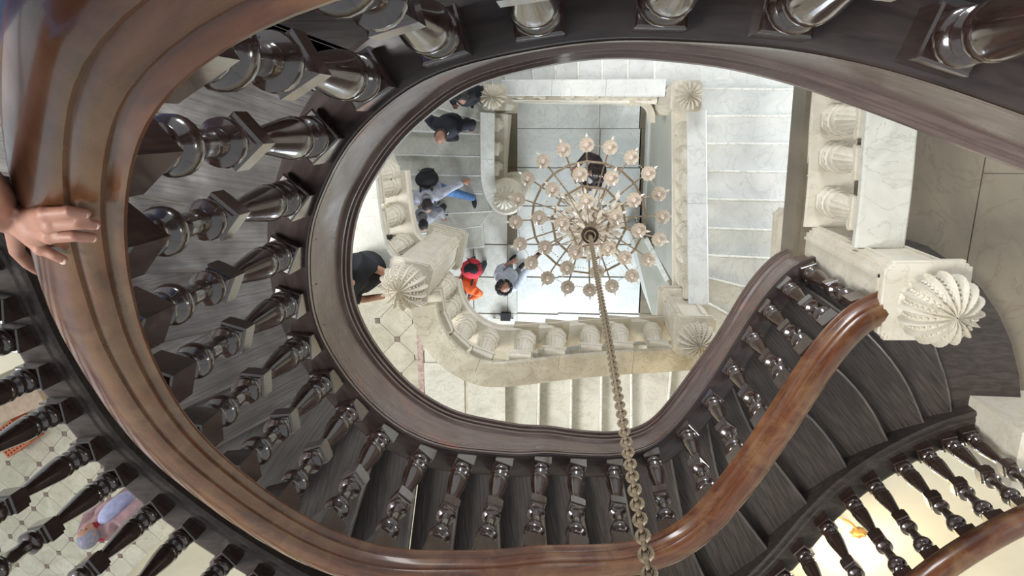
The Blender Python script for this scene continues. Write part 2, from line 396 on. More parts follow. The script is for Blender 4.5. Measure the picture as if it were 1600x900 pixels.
for s_i in range(len(seams)-1):
    A=seams[s_i]; B=seams[s_i+1]; z=A[0].z
    mid=(A[0]+A[-1])/2; ang=math.atan2((A[-1]-A[0]).y,(A[-1]-A[0]).x)
    bk=[b+(b-a).normalized()*0+Vector((0,0,0)) for a,b in zip(A,B)]
    poly=[(p.x,p.y) for p in A]
    # follow the outer curve between the two seams
    j0,j1=oz[s_i][0],oz[s_i+1][0]; st=-1 if j1<j0 else 1
    poly+=[(OXY[j].x,OXY[j].y) for j in range(j0,j1,st)][1:]
    poly+=[(p.x,p.y) for p in bk[::-1]]
    m=MB().prism(poly,z-.038,z)
    o=part('tread', m, M['tread'], stair, origin=mid, rot=ang)
    r=MB(); bd=((B[6]-A[6])*Vector((1,1,0))).normalized()
    off=[(p.x+bd.x*a_,p.y+bd.y*a_) for a_ in (.010,.028) for p in B]; nb=len(B)
    vs=[(x,y,zz) for zz in (z-.02,B[0].z-.036) for x,y in off]
    fs=[]
    for k in range(nb-1):
        fs+=[(k,k+1,2*nb+k+1,2*nb+k),(nb+k+1,nb+k,3*nb+k,3*nb+k+1)]
    r.add(vs,fs); part('riser', r, M['riser'], stair, origin=(B[0]+B[-1])/2, rot=ang, smooth=False)
    nz=MB().tube([p+Vector((0,0,-.012))-bd*.004 for p in A],.0135,8)
    part('nosing', nz, M['edge'], stair, origin=mid, rot=ang)
# upper gallery floor
iu=T_at(-.15); gz=seams[-1][0].z
gp=[(p.x,p.y) for p in [T[i]-nrm(T,i)*.10 for i in range(0,iu+1)]]+[(p.x,p.y) for p in seams[-1]]+[(-1.5,1.55),(-.6,1.9),(1,2.0),(3.6,2.0),(3.6,-1.2)]
part('gallery_floor', MB().prism(gp,gz-.06,gz), M['tread'], stair)
# bottom dark step
pl=[W(x,y,4.62) for x,y in [(1330,420),(1405,372),(1450,385),(1487,410),(1533,450),(1560,490),(1580,535),(1592,585),(1597,645)]]
S0=seams[0]
part('bottom_step', MB().prism([(p.x,p.y) for p in pl]+[(p.x,p.y) for p in S0[::-1]],CH-4.75,CH-4.62), M['riser'], stair)
# outer string, its balusters and rail
OS=smooth_path([Vector((p.x,p.y,zo(j)+.06)) for j,p in enumerate(OXY)],12)
part('outer_string', MB().sweep(OS,[(.06,-.06),(.06,0),(.045,.012),(.03,.012),(.024,.004),(.012,.004),(0,.012),(-.13,.012),(-.15,0),(-.15,-.30),(-.03,-.34),(.06,-.30)]), M['riser'], stair, angle=28)
OB=[(-40,400),(-15,470),(23,530),(69,592),(107,645),(149,695),(197,745),(243,790),(297,832),(352,875),(405,910),(1220,897),(1258,866),(1295,827),(1331,790),(1367,756),(1404,727),(1443,704),(1479,689),(1510,676)]
for x,y in OB:
    h=3
    for _ in range(5):
        p=W(x,y,h); i=near(OS,p); h=CH-OS[i].z-.06
    n=nrm(OS,i); q=OS[i]-n*.075
    link('baluster', BM, stair, q-sp, math.atan2(n.y,n.x))
ends_=[]
for x,y in ((405,910),(1220,897)):
    h=3.4
    for _ in range(6): p=W(x,y,h); i=near(OS,p); h=CH-OS[i].z-.06
    ends_.append(i)
acc=0
for i in range(ends_[0]+1,ends_[1]):
    acc+=(OS[i]-OS[i-1]).length
    if acc>.27:
        acc=0; n=nrm(OS,i); link('baluster', BM, stair, OS[i]-n*.075-sp, math.atan2(n.y,n.x))
OR=smooth_path([OS[i]-nrm(OS,i)*.075+Vector((0,0,.90)) for i in range(len(OS))],6)
part('handrail', MB().sweep(OR,[(-a,b) for a,b in rail_prof][::-1]), M['rail'], stair, angle=50)

# ================================================================ MARBLE
HF,HL,HR=12.0,6.7,4.75
ZF,ZL,ZR=CH-HF,CH-HL,CH-HR
RIS=(HF-HL)/34
def hs(j): return HF-RIS*j
# marble urn baluster (shared), foot at z=0, height .60
def urn_mesh():
    b=MB(); s=.60
    b.lathe([(.088,0),(.092,.006),(.092,.035),(.082,.04)],8,ph=PI/8)
    b.lathe([(.080,.038),(.084,.05),(.080,.064),(.072,.068)],24)
    b.lathe([(.070,.066),(.084,.085),(.088,.10),(.084,.115),(.074,.12)],32,mod=lambda a,z:1+.035*math.cos(a*2*PI*16))
    b.lathe([(.074,.118),(.079,.135),(.082,.16),(.0825,.185),(.080,.192),(.078,.20)],28)
    b.lathe([(.075,.20),(.0755,.24),(.070,.30),(.061,.37),(.052,.43),(.047,.46),(.05,.468)],48,mod=lambda a,z:1-.06*abs(math.sin(a*PI*16)))
    b.lathe([(.050,.465),(.058,.475),(.060,.488),(.054,.50)],20)
    for sx in (-1,1):
        for sy in (-1,1):
            b.lathe([(.006,-.03),(.030,-.03),(.030,-.022),(.022,-.016),(.022,.016),(.030,.022),(.030,.03),(.006,.03)],12,at=(sx*.062,sy*.045,.515),axis=(0,1,0))
    b.box(-.075,-.06,.512,.075,.06,.535)
    b.box(-.085,-.085,.535,.085,.085,.56); b.box(-.078,-.078,.56,.078,.078,.62)
    return b.mesh('marble_baluster', M['cream'], True, angle=35)
UM=urn_mesh()
def balustrade(name,label,path,feet,hr_=.66,sh=0,mat='white2',foot='cream',rw=.135,segs=None,flip=False,curb=.14,joints=.9,cat='balustrade',curbw=.13,bsc=1.0,steps=0):
    """path: points on the top of the rail (world); feet: picture points or fractions where balusters stand"""
    P=resample(path,.06); P=smooth_path(P,1)
    t=empty(name,(P[len(P)//2].x,P[len(P)//2].y,P[len(P)//2].z-.85),label,cat)
    # rail in separate lengths of stone
    L=sum((P[i]-P[i-1]).length for i in range(1,len(P))); k=max(1,round(L/joints)); n=len(P)-1
    for a in range(k):
        i0=a*n//k; i1=(a+1)*n//k; seg=P[i0:i1+1]
        if len(seg)<2: continue
        NN=[nrm(P,i) for i in range(i0,i1+1)]
        seg=[p.copy() for p in seg]
        d=(seg[-1]-seg[0]).normalized()*.0015; seg[0]+=d; seg[-1]-=d
        part('rail_stone',MB().sweep(seg,[(rw-.012,0),(rw,-.012),(rw,-.05),(rw-.02,-.075),(rw-.02,-.10),(-rw+.02,-.10),(-rw+.02,-.075),(-rw,-.05),(-rw,-.012),(-rw+.012,0)],normals=NN),M[mat],t,angle=25)
    Q=[P[i]+nrm(P,i)*sh-Vector((0,0,.10+hr_)) for i in range(len(P))]; c=curbw
    part('curb',MB().sweep(Q,[(c,-.02),(c-.015,0),(-c+.015,0),(-c,-.02),(-c,-.05),(-c-.02,-.06),(-c-.02,-.08),(-c-.004,-.10),(-c-.004,-curb),(c+.004,-curb),(c+.004,-.10),(c+.02,-.08),(c+.02,-.06),(c,-.05)]),M[foot],t,angle=25)
    tw=wpos(t); fn_=0; t['group']='marble balustrades round the well'
    for f in feet:
        i=int(round(f*(len(P)-1))) if not isinstance(f,tuple) else near(Q,W(f[0],f[1],CH-Q[len(Q)//2].z))
        if isinstance(f,tuple):
            for _ in range(3): i=near(Q,W(f[0],f[1],CH-Q[i].z))
        nn=nrm(P,i); bo=link('baluster',UM,t,Q[i]-tw,math.atan2(nn.y,nn.x)+PI/2); bo.scale=(bsc,bsc,hr_/.615); fn_+=1
        if fn_<=steps: part('curb_step',MB().box(-.135,-.145,-.17,.135,.145,.012,rot=math.atan2(nn.y,nn.x)+PI/2,at=Q[i]),M['niche'],t,smooth=False)
    return t,P,Q
# rails (picture point, depth)
RA=[W(761,176,9.86),W(761,230,10.15),W(762,280,10.42),W(768,305,10.52),W(779,322,10.56)]
RB=[W(783,137,9.48),W(900,137,8.98),W(1040,137,8.38)]
RC=[W(1089,172,7.95),W(1090,300,7.62),W(1091,400,7.30),W(1092,476,7.10)]
RD=[W(1100,561,6.75),W(1000,566,6.45),W(900,574,6.15),W(820,583,5.86),W(764,586,5.76),W(730,576,5.74),W(700,556,5.74),W(680,532,5.74),W(667,505,5.74),W(661,478,5.74)]
RE=[W(556,280,5.74),W(562,330,5.74),W(569,370,5.74),W(580,408,5.74),W(600,430,5.74)]
RF=[W(1412,60,3.95),W(1396,180,3.95),W(1386,300,3.95),W(1375,388,3.95)]
M['veined'] = marble('brown_veined_marble', (.58,.53,.43), (.40,.355,.27), 2.6, .3, (.24,.20,.13), .12)
tA,PA,QA=balustrade('marble_balustrade','short grey-veined marble balustrade beside the step flight with walking visitors',spline(RA,6),[.12,.36,.60,.82],rw=.11,sh=.07,bsc=1.15)
tB,PBb,QB=balustrade('marble_balustrade','straight white marble balustrade between the two small ribbed finials',RB,[(812,152),(850,152),(886,152),(925,152),(963,152),(1005,152)],mat='white',rw=.105,sh=-.035,bsc=1.1,curbw=.12)
tC,PC,QC=balustrade('marble_balustrade','white veined marble balustrade running beside the wide right-hand flight',spline(RC,4),[.10,.25,.39,.53,.67,.81,.94],mat='white',rw=.11,sh=-.045,bsc=1.15,curbw=.11)
tD,PD,QD=balustrade('marble_balustrade','cream marble balustrade with ribbed urn balusters curving round the well foot',spline(RD,6),[(1017,512),(968,515),(920,520),(869,523),(819,527),(768,527),(732,508),(704,478),(694,437)],rw=.13,mat='veined',hr_=.74,sh=-.06,bsc=1.32,steps=5)
tE,PE,QE=balustrade('marble_balustrade','cream marble balustrade at left, half hidden behind the wooden string',spline(RE,6),[(596,245),(607,287),(614,337),(634,377)],rw=.19,curbw=.18,hr_=.72,sh=.07,bsc=1.4)
tF,PF,QF=balustrade('marble_balustrade','large marble balustrade on the upper right landing, nearest the camera',spline(RF,4),[(1306,120),(1302,183),(1297,250),(1290,318)],rw=.14,mat='white2',curbw=.16,hr_=.685,bsc=1.2,sh=-.02)
# --- newels
def ribbed_ball(b,c,r,squash=.82,beads=True,ribs=16):
    for k in range(ribs):
        a=2*PI*k/ribs; ca,sa=math.cos(a),math.sin(a)
        pts=[]; n=9; hw=PI/ribs
        for q in range(n+1):
            th=.02+(PI*.62)*q/n
            rr=math.sin(th); zz=math.cos(th)*squash
            pts.append((rr,zz))
        vs=[];fs=[]
        for (rr,zz) in pts:
            for da,s in ((-hw,.86),(-hw*.45,.90),(0,1.06),(hw*.45,.90),(hw,.86)):
                vs.append(Vector(c)+Vector((rr*math.cos(a+da)*r*s,rr*math.sin(a+da)*r*s,zz*r*(s if rr>.15 else .95))))
        for q in range(n):
            for e in range(4): fs.append((q*5+e,q*5+e+1,q*5+e+6,q*5+e+5))
        b.add(vs,fs)
    return b
def bead_rows(c,r,squash,ribs=16):
    b=MB()
    for k in range(ribs):
        a=2*PI*(k+.5)/ribs
        for q in range(3,10):
            th=.02+(PI*.62)*q/10.5; s=.90
            b.ell(Vector(c)+Vector((math.sin(th)*math.cos(a)*r*s,math.sin(th)*math.sin(a)*r*s,math.cos(th)*squash*r*s)),(r*.047,)*3,n=6,m=4)
    return b
def chsq(a,c):  # square with notched corners
    q=a-c; return [(a,-q),(a,q),(q+c*.45,q),(q+c*.45,q+c*.45),(q,q+c*.45),(q,a),(-q,a),(-q,q+c*.45),(-q-c*.45,q+c*.45),(-q-c*.45,q),(-a,q),(-a,-q),(-q-c*.45,-q),(-q-c*.45,-q-c*.45),(-q,-q-c*.45),(-q,-a),(q,-a),(q,-q-c*.45),(q+c*.45,-q-c*.45),(q+c*.45,-q)]
def newel(label,top_px,h_cap,h_bot,a,ang,rball,fin_h=None,mat='cream',lean=0,apex=None):
    p=W(top_px[0],top_px[1],h_cap); zc=CH-h_cap; zb=CH-h_bot
    t=empty('newel_post',(p.x,p.y,zb),label,'newel post','marble newel posts with shell finials')
    R=Matrix.Rotation(ang,2)
    def pr(poly,z0,z1,s=1): return ([(p.x+(R@Vector(q)).x*s,p.y+(R@Vector(q)).y*s) for q in poly],z0,z1)
    m=MB(); m.prism(*pr(chsq(a*.86,a*.16),zb+.16,zc-.07)); part('shaft',m,M[mat],t,smooth=False)
    m=MB()
    # recessed panel frames on each face
    for k in range(4):
        an=ang+k*PI/2; d=Vector((math.cos(an),math.sin(an),0)); s=Vector((-d.y,d.x,0)); w_=a*.56
        for (u0,u1,z0,z1) in ((-w_,-w_+.018,zb+.24,zc-.12),(w_-.018,w_,zb+.24,zc-.12),(-w_,w_,zb+.24,zb+.258),(-w_,w_,zc-.138,zc-.12)):
            c=Vector((p.x,p.y,0))+d*(a*.86); m.add([c+s*u+d*e+Vector((0,0,z)) for e in (-.004,.012) for u,z in ((u0,z0),(u1,z0),(u1,z1),(u0,z1))],[(0,1,2,3),(4,5,6,7),(0,1,5,4),(1,2,6,5),(2,3,7,6),(3,0,4,7)])
    part('panel_frame',m,M[mat],t,smooth=False)
    m=MB(); m.prism(*pr(chsq(a*.92,a*.16),zc-.085,zc-.055)); m.prism(*pr(chsq(a,a*.17),zc-.06,zc-.02)); m.prism(*pr(chsq(a*.95,a*.17),zc-.022,zc))
    part('cap',m,M[mat],t,smooth=False)
    m=MB()
    for z0,z1,s in ((0,.05,1.16),(.045,.08,1.04),(.075,.11,1.12),(.105,.14,.98),(.135,.17,.92)): m.prism(*pr(chsq(a*s,a*.16),zb+z0,zb+z1))
    part('base_moulding',m,M[mat],t,smooth=False)
    c=Vector((p.x,p.y,zc+rball*.72))
    m=MB().lathe([(rball*.75,0),(rball*.8,rball*.08),(rball*.55,rball*.2),(rball*.6,rball*.45)],24,at=(p.x,p.y,zc))
    f=part('finial_foot',m,M[mat],t)
    f=part('finial',ribbed_ball(MB(),c,rball,.92),M[mat],t,angle=20)
    tag(part('bead_row',bead_rows(c,rball,.92),M[mat],f),kind='stuff')
    part('finial_core',MB().ell(c,(rball*.83,rball*.83,rball*.78),n=24,m=12),M[mat],t)
    return t
newel('tall cream marble newel with beaded shell finial where the wooden handrail ends',(1447,472),3.45,5.35,.215,.03,.182)
newel('cream marble newel with shell finial that a visitor in black leans on',(637,441),5.55,7.3,.20,-.22,.205)
newel('small marble newel with ribbed finial at upper left of the well',(772,152),9.25,10.9,.17,0,.17)
newel('small marble newel with ribbed finial at upper right corner of the well',(1073,150),7.75,9.5,.17,0,.155)
newel('cream marble newel with fluted shaft half hidden by the wooden string, foot of the well',(1085,525),6.55,7.7,.21,0,.19)
# volute newel at the lowest stair end
p=W(789,310,10.35); t=empty('volute_newel',(p.x,p.y,ZF),'round drum-shaped marble newel with ribbed top at the lowest stair foot','newel post')
part('drum',MB().lathe([(.30,.0),(.30,.12),(.25,.16),(.24,1.2),(.27,1.24),(.29,1.28),(.27,1.32),(.30,1.36),(.30,1.42),(.26,1.46)],32,at=(p.x,p.y,ZF)),M['cream'],t)
c=Vector((p.x,p.y,CH-10.38)); part('finial',ribbed_ball(MB(),c,.20,.5),M['cream'],t,angle=20)
part('finial_core',MB().ell(c,(.165,.165,.08),n=20,m=8),M['cream'],t)

# --- marble flight: steps of the lower stair
def pxl(pts,h): return [W(x,y,h) for x,y in pts]
ST=[] # (j, inner px, outer px)
SE={1:[(756,384),(660,396)],2:[(752,352),(640,366)],3:[(768,329),(620,336)],4:[(753,301),(560,303)],5:[(752,273),(560,270)],6:[(752,243),(540,239)],7:[(752,208),(540,199)],
 8:[(753,188),(560,130)],9:[(757,166),(610,60)],10:[(762,150),(690,20)],11:[(772,138),(755,10)],12:[(793,134),(775,0)],13:[(836,134),(826,0)],14:[(870,134),(866,0)],15:[(906,134),(904,0)],16:[(943,134),(943,0)],17:[(983,134),(984,0)],18:[(1024,134),(1026,0)],19:[(1067,140),(1300,142)],
 20:[(1085,183),(1330,183)],21:[(1085,226),(1330,227)],22:[(1085,269),(1330,272)],23:[(1085,313),(1330,318)],24:[(1085,358),(1330,366)],25:[(1085,400),(1330,412)],26:[(1088,432),(1300,484)],27:[(1088,466),(1260,560)],28:[(1085,500),(1160,640)],29:[(1050,540),(1034,720)],30:[(984,545),(985,740)],31:[(938,550),(936,740)],32:[(891,555),(889,740)],33:[(841,560),(838,740)],34:[(790,565),(788,740)]}
flight=empty('marble_stair',(0,-.6,ZF),'pale marble stair climbing around all sides of the well','staircase')
for j in range(1,34):
    a0,a1=[W(*q,hs(j)) for q in SE[j]]; b0,b1=[W(*q,hs(j+1)) for q in SE[j+1]]
    poly=[(a0.x,a0.y),(a1.x,a1.y)]
    if j==18:
        e=W(1300,20,hs(j)); poly+=[(e.x,e.y)]; e2=W(1310,142,hs(j)); b1=e2
    if j==8: e=W(560,90,hs(j)); poly+=[(e.x,e.y)]
    d0=(b0-a0); d1=(b1-a1)
    e0=b0+Vector((d0.x,d0.y,0)).normalized()*.05; e1=b1+Vector((d1.x,d1.y,0)).normalized()*.05
    poly+=[(e1.x,e1.y),(e0.x,e0.y)]
    mb=MB().prism(poly,CH-hs(j)-.19,CH-hs(j))
    o=part('marble_step',mb,M['white'] if 12<=j<=25 else M['white2'],flight,smooth=False,origin=(a0+a1)/2)
    bv=o.modifiers.new('edge','BEVEL'); bv.width=.008; bv.segments=1
    fd_=((b0+b1)-(a0+a1))*Vector((1,1,0)); fd_=fd_.normalized()*-.012
    part('nosing',MB().tube([a0+fd_-Vector((0,0,.013)),a1+fd_-Vector((0,0,.013))],.017,8),M['nosing'],flight,origin=(a0+a1)/2)
# inner string walls below the curbs, down to the well floor
well=empty('well_wall',(0,0,ZF),kind='structure')
def wallrun(Q,t=.09,mat='greywall',nm='wall_panel',inner=1,top=-.12,off=0):
    pf=lambda i:[(t+off,top),(t+off,ZF-Q[i].z),(-t+off,ZF-Q[i].z),(-t+off,top)]
    return part(nm,MB().sweep(Q,pf),M[mat],well,smooth=False)
wallrun(QA,mat='cream'); wallrun(QB,mat='cream'); wallrun(QC)
def skirt(Q,hh,t,mat='white'):
    PZ=[Vector((q.x,q.y,ZF)) for q in Q]
    part('skirting',MB().sweep(PZ,[(t,0),(t,hh-.03),(t-.02,hh),(-t+.02,hh),(-t,hh-.03),(-t,0)]),M[mat],well,smooth=False)
skirt(QC,.5,.13); skirt(QB,.2,.11,'cream')
# landing slab (left, with tiles) and its edge under D and E
def ppoly(pts,h): return [(W(x,y,h).x,W(x,y,h).y) for x,y in pts]
edge=[Vector((q.x,q.y,0)) for q in QD[int(len(QD)*.57):]]
edge2=[Vector((q.x,q.y,0)) for q in QE]
land=[(q.x,q.y) for q in edge]+[(q.x,q.y) for q in edge2[::-1]]+[(-2.5,1.2),(-8.2,1.2),(-8.2,-6.2),(W(789,640,HL).x,-6.2),(W(789,640,HL).x,W(789,590,HL).y)]
fl=part('floor',MB().prism(land,ZL-.28,ZL-.014),M['tile'],None,smooth=False); fl['kind']='structure'
# tiles: lattice measured in the photograph
c0=W(620.7,530,HL); va=(W(648.3,501.7,HL)-c0); vb=(c0-W(590.7,500,HL))
s_=(va.length+vb.length)/2; va.normalize(); vb=(vb-va*vb.dot(va)).normalized()
TS=s_; va*=TS; vb*=TS
g=.14; oct_=[(g,0),(1-g,0),(1,g),(1,1-g),(1-g,1),(g,1),(0,1-g),(0,g)]
def shr(poly,c,k): return [((x-c)*k+c,(y-c)*k+c) for x,y in poly]
X3=Vector((1,0,0)); angT=math.atan2(va.y,va.x)
def tile_mesh():
    m=MB(); P=shr(oct_,.5,.985); m.prism([((va*x+vb*y).x,(va*x+vb*y).y) for x,y in P],-.012,.0); return m.mesh('floor_tile',M['tile'],False)
def dot_mesh():
    m=MB(); q=g*.93; m.prism([((va*x+vb*y).x,(va*x+vb*y).y) for x,y in ((-q,0),(0,-q),(q,0),(0,q))],-.012,.001); return m.mesh('dark_tile',M['dot'],False)
TM=tile_mesh(); DM=dot_mesh(); cnt=0
strip=W(651,560,HL).x
for a in range(-30,31):
    for b_ in range(-30,31):
        p=c0+va*a+vb*b_; x,y=PJ((p.x,p.y,ZL))
        c_=p+va*.5+vb*.5
        ok = (535<x<660 and 470<y<650 and c_.x<strip+.12) or (-30<x<300 and y>470 and y<925 and (x<40 or y>500+ (x-40)*.95) and y>x*1.0+440)
        if not ok or p.x>strip: continue
        if cnt<600: link('floor_tile',TM,fl,(p.x,p.y,ZL)); link('dark_tile',DM,fl,(p.x,p.y,ZL)); cnt+=1
print('tiles',cnt,'size',TS)
p0=W(651,520,HL); p1=W(660,520,HL)
part('border_strip',MB().box(p0.x,-6,ZL-.014,p1.x,p0.y+.2,ZL+.003),M['pink'],fl,smooth=False)
for (x0,y0,x1,y1) in ((662,520,681,565),(662,566,728,700),(683,520,728,565),(730,560,790,700)):
    a=W(x0,y0,HL); b=W(x1,y1,HL); part('floor_slab',MB().box(a.x+.004,b.y,ZL-.014,b.x-.004,a.y-.006,ZL+.002),M['white2'],fl,smooth=False)
# lowest floor: big slabs
part('floor_slab',MB().box(2.4,-6.2,ZL-.2,8,-3.3,ZL),M['tile'],fl,smooth=False)
f2=part('floor',MB().box(-9,-7,ZF-.1,9,6,ZF-.012),M['brown'],None,smooth=False); f2['kind']='structure'
xs=[690,740,793,808,872,937,1000,1019,1062]; ys=[96,156,201,262,322,382,433,490,545,600]
for yi in range(len(ys)-1):
    for xi in range(len(xs)-1):
        a=W(xs[xi],ys[yi],HF); b=W(xs[xi+1],ys[yi+1],HF)
        part('floor_slab',MB().box(a.x+.005,b.y+.005,ZF-.015,b.x-.005,a.y-.005,ZF),M['brown'] if xi in(6,7) or (xi==2 and yi<5) else (M['white2'] if xi<3 else M['white']),f2,smooth=False)
pp=[W(x,y,10.3) for x,y in ((990,374),(1004,367),(1050,452),(1060,472),(1030,500),(1019,493))]
part('sloping_panel',MB().prism([(p.x,p.y) for p in pp],ZF,CH-10.3),M['greywall'],well,smooth=False)
pp=[W(x,y,10.2) for x,y in ((1006,376),(1013,372),(1046,437),(1040,441))]
part('panel_moulding',MB().prism([(p.x,p.y) for p in pp],CH-10.31,CH-10.22),M['nosing'],well,smooth=False)
arc=[W(x,y,9.3) for x,y in ((984,161),(1000,159),(1012,165),(1018,176),(1019,192))]
part('bracket',MB().sweep(spline(arc,5),[(.04,0),(.04,-.25),(-.04,-.25),(-.04,0)]),M['cream'],well)
# upper right landing floor
a=W(1262,60,HR).x
lf=part('floor',MB().prism([(QF[0].x-.2,1.9),(QF[0].x-.2,QF[0].y),(QF[-1].x-.2,QF[-1].y-.25),(2.2,-1.9),(2.9,-2.05),(6.5,-2.15),(6.5,1.9)],ZR-.30,ZR-.016),M['brown'],None,smooth=False); lf['kind']='structure'
jx=[W(1262,250,HR).x,W(1357,250,HR).x,W(1525,330,HR).x,6.4]; jy=[1.85,W(1340,152,HR).y,W(1340,224,HR).y,W(1340,275,HR).y,-2.2]
for i in range(3):
    yy=[1.85,-2.05] if i else [1.85]+jy[1:4]+[-1.3]
    if i==2: yy=[1.85,-.35,-2.1]
    for k in range(len(yy)-1):
        part('floor_slab',MB().box(jx[i]+.004,yy[k+1]+.004,ZR-.02,jx[i+1]-.004,yy[k]-.004,ZR),M['brown'],lf,smooth=False)
# cream wall below the outer side of the stair
wl=[W(264,832,HL),Vector((-2,-4.75,0)),Vector((1.2,-4.25,0)),Vector((2.9,-3.62,0)),Vector((4.3,-2.95,0)),Vector((7.5,-2.45,0))]
wl=[Vector((p.x,p.y,ZL)) for p in wl]
wa=part('wall_south',MB().sweep(spline(wl,6),[(0,0),(0,5.2),(-.25,5.2),(-.25,0)]),M['wall'],None,smooth=True); wa['kind']='structure'

# ================================================================ CHANDELIER
M['crystal']=plain('cut_crystal',(.66,.57,.46),.15,0,0,.25,60)
_m=M['crystal'].node_tree.nodes['Principled BSDF']; _m.inputs['Coat Weight'].default_value=1; _m.inputs['Specular IOR Level'].default_value=.9; _m.inputs['Transmission Weight'].default_value=.0
M['brass']=plain('aged_brass',(.36,.27,.18),.4,.4,0,.3,40)
M['bronze']=plain('dark_bronze',(.055,.035,.025),.35,.6,0,.3,30)
M['candle']=plain('candle_tube',(.85,.70,.60),.45)
HD=7.3
ctr=W(922,368,HD); chd=empty('chandelier',(ctr.x,ctr.y,CH-HD),'large crystal and brass chandelier with three rings of candle arms, hanging over the well','chandelier')
zo_=CH-HD
part('canopy',MB().lathe([(.02,.03),(.09,.02),(.098,-.0),(.10,-.03),(.06,-.05),(.05,-.05)],28,at=ctr),M['bronze'],chd)
part('canopy_ring',MB().lathe([(.05,.028),(.058,.04),(.066,.028)],28,at=ctr,cap=False),M['brass'],chd)
part('stem',MB().lathe([(.02,-1.9),(.06,-1.84),(.02,-1.75),(.03,-1.5),(.10,-1.42),(.12,-1.3),(.05,-1.2),(.03,-.95),(.09,-.9),(.07,-.8),(.025,-.7),(.03,-.4),(.07,-.33),(.03,-.2),(.025,0)],16,at=ctr),M['brass'],chd)
dish=MB().lathe([(.012,-.03),(.024,-.02),(.058,-.006),(.086,.012),(.094,.022),(.086,.018),(.056,.004),(.04,.006),(.024,-.004),(.014,0)],24,mod=lambda a,z:1+(.05*math.cos(a*2*PI*12))).mesh('glass_dish',M['crystal'],True,angle=20)
cup=MB().lathe([(.012,-.01),(.028,0),(.032,.02),(.024,.03),(.022,.03),(.022,.09),(.017,.105),(.005,.12)],10).mesh('candle',M['candle'],True)
def leafmesh(nm,L,w_):
    return MB().add([(0,0,0),(L*.45,w_,.0),(L,0,0),(L*.45,-w_,0),(L*.45,0,w_*.45),(L*.45,0,-w_*.45)],[(0,3,4),(3,2,4),(2,1,4),(1,0,4),(0,5,3),(3,5,2),(2,5,1),(1,5,0)]).mesh(nm,M['leaf'],False)
M['leaf']=plain('bright_crystal',(.84,.76,.64),.15,0,0,.2,60)
LEAF=leafmesh('crystal_leaf',.085,.018)
def chain_pts(a,b,sag,n):
    return [a.lerp(b,k/n)+Vector((0,0,-sag*4*(k/n)*(1-k/n))) for k in range(n+1)]
tiers=[(20,.95,-1.25,.74,0.05),(10,.62,-.86,.47,.2),(5,.33,-.50,.27,.45)]
for ti,(n,r,z,rr,ph) in enumerate(tiers):
    ends=[]
    for k in range(n):
        a=2*PI*(k+.5*(ti%2))/n+ph; d=Vector((math.cos(a),math.sin(a),0)); e=ctr+d*r+Vector((0,0,z)); ends.append(e)
        pts=[ctr+d*.04+Vector((0,0,z-.10)),ctr+d*r*.3+Vector((0,0,z-.02)),ctr+d*r*.62+Vector((0,0,z-.06)),ctr+d*r*.88+Vector((0,0,z-.10)),ctr+d*r+Vector((0,0,z-.02))]
        arm=part('arm',MB().tube(spline(pts,4),.0105,7),M['brass'],chd)
        link('glass_dish',dish,arm,e-ctr); link('candle',cup,arm,e-ctr)
        m=MB()
        link('crystal_leaf',LEAF,arm,e-ctr+d*.07,a)
    # ring hoop with knots
    hp=[ctr+Vector((math.cos(2*PI*q/(n))*rr,math.sin(2*PI*q/(n))*rr,z-.05)) for q in range(n+1)]
    hp=[ctr+Vector((math.cos(2*PI*(q+.5*(ti%2))/n+ph)*rr,math.sin(2*PI*(q+.5*(ti%2))/n+ph)*rr,z-.055)) for q in range(n+1)]
    m=MB(); m.tube(hp,.016,7); part('hoop',m,M['brass'],chd)
    for q in range(n):
        p=hp[q]; part('hoop_knot',MB().ell(p,(.024,.024,.02),n=8,m=5),M['brass'],chd)
        mid=(hp[q]+hp[q+1])/2; part('hoop_knot',MB().ell(mid,(.018,.018,.018),n=8,m=5),M['brass'],chd)
    # bead swags between neighbouring lamps
    for q in range(n):
        a_,b_=ends[q],ends[(q+1)%n]; m=MB()
        cp=chain_pts(a_+Vector((0,0,.0)),b_,.10,11)
        for p in cp[1:-1]: m.ell(p,(.0095,)*3,n=6,m=4)
        tag(part('bead_swag',m,M['crystal'],chd),kind='stuff')
# crystal leaves crowding the middle
rnd=random.Random(3)
for k in range(270):
    a=rnd.uniform(0,2*PI); r=rnd.uniform(.05,.50)*rnd.uniform(.6,1); z=-.35-.9*r-rnd.uniform(0,.75)
    o=link('crystal_leaf',LEAF,chd,(math.cos(a)*r,math.sin(a)*r,z),a+rnd.uniform(-.8,.8)); o.rotation_euler[1]=rnd.uniform(-.7,1.2); s_=rnd.uniform(1.1,2.0); o.scale=(s_,s_,s_)
tc=Vector((ctr.x,ctr.y,0))
for k in range(12):
    a=2*PI*k/12+.1; d=Vector((math.cos(a),math.sin(a),0))
    part('stay',MB().tube([ctr+d*.05+Vector((0,0,-.12)),ctr+d*.45+Vector((0,0,-.80))],.006,5),M['brass'],chd)
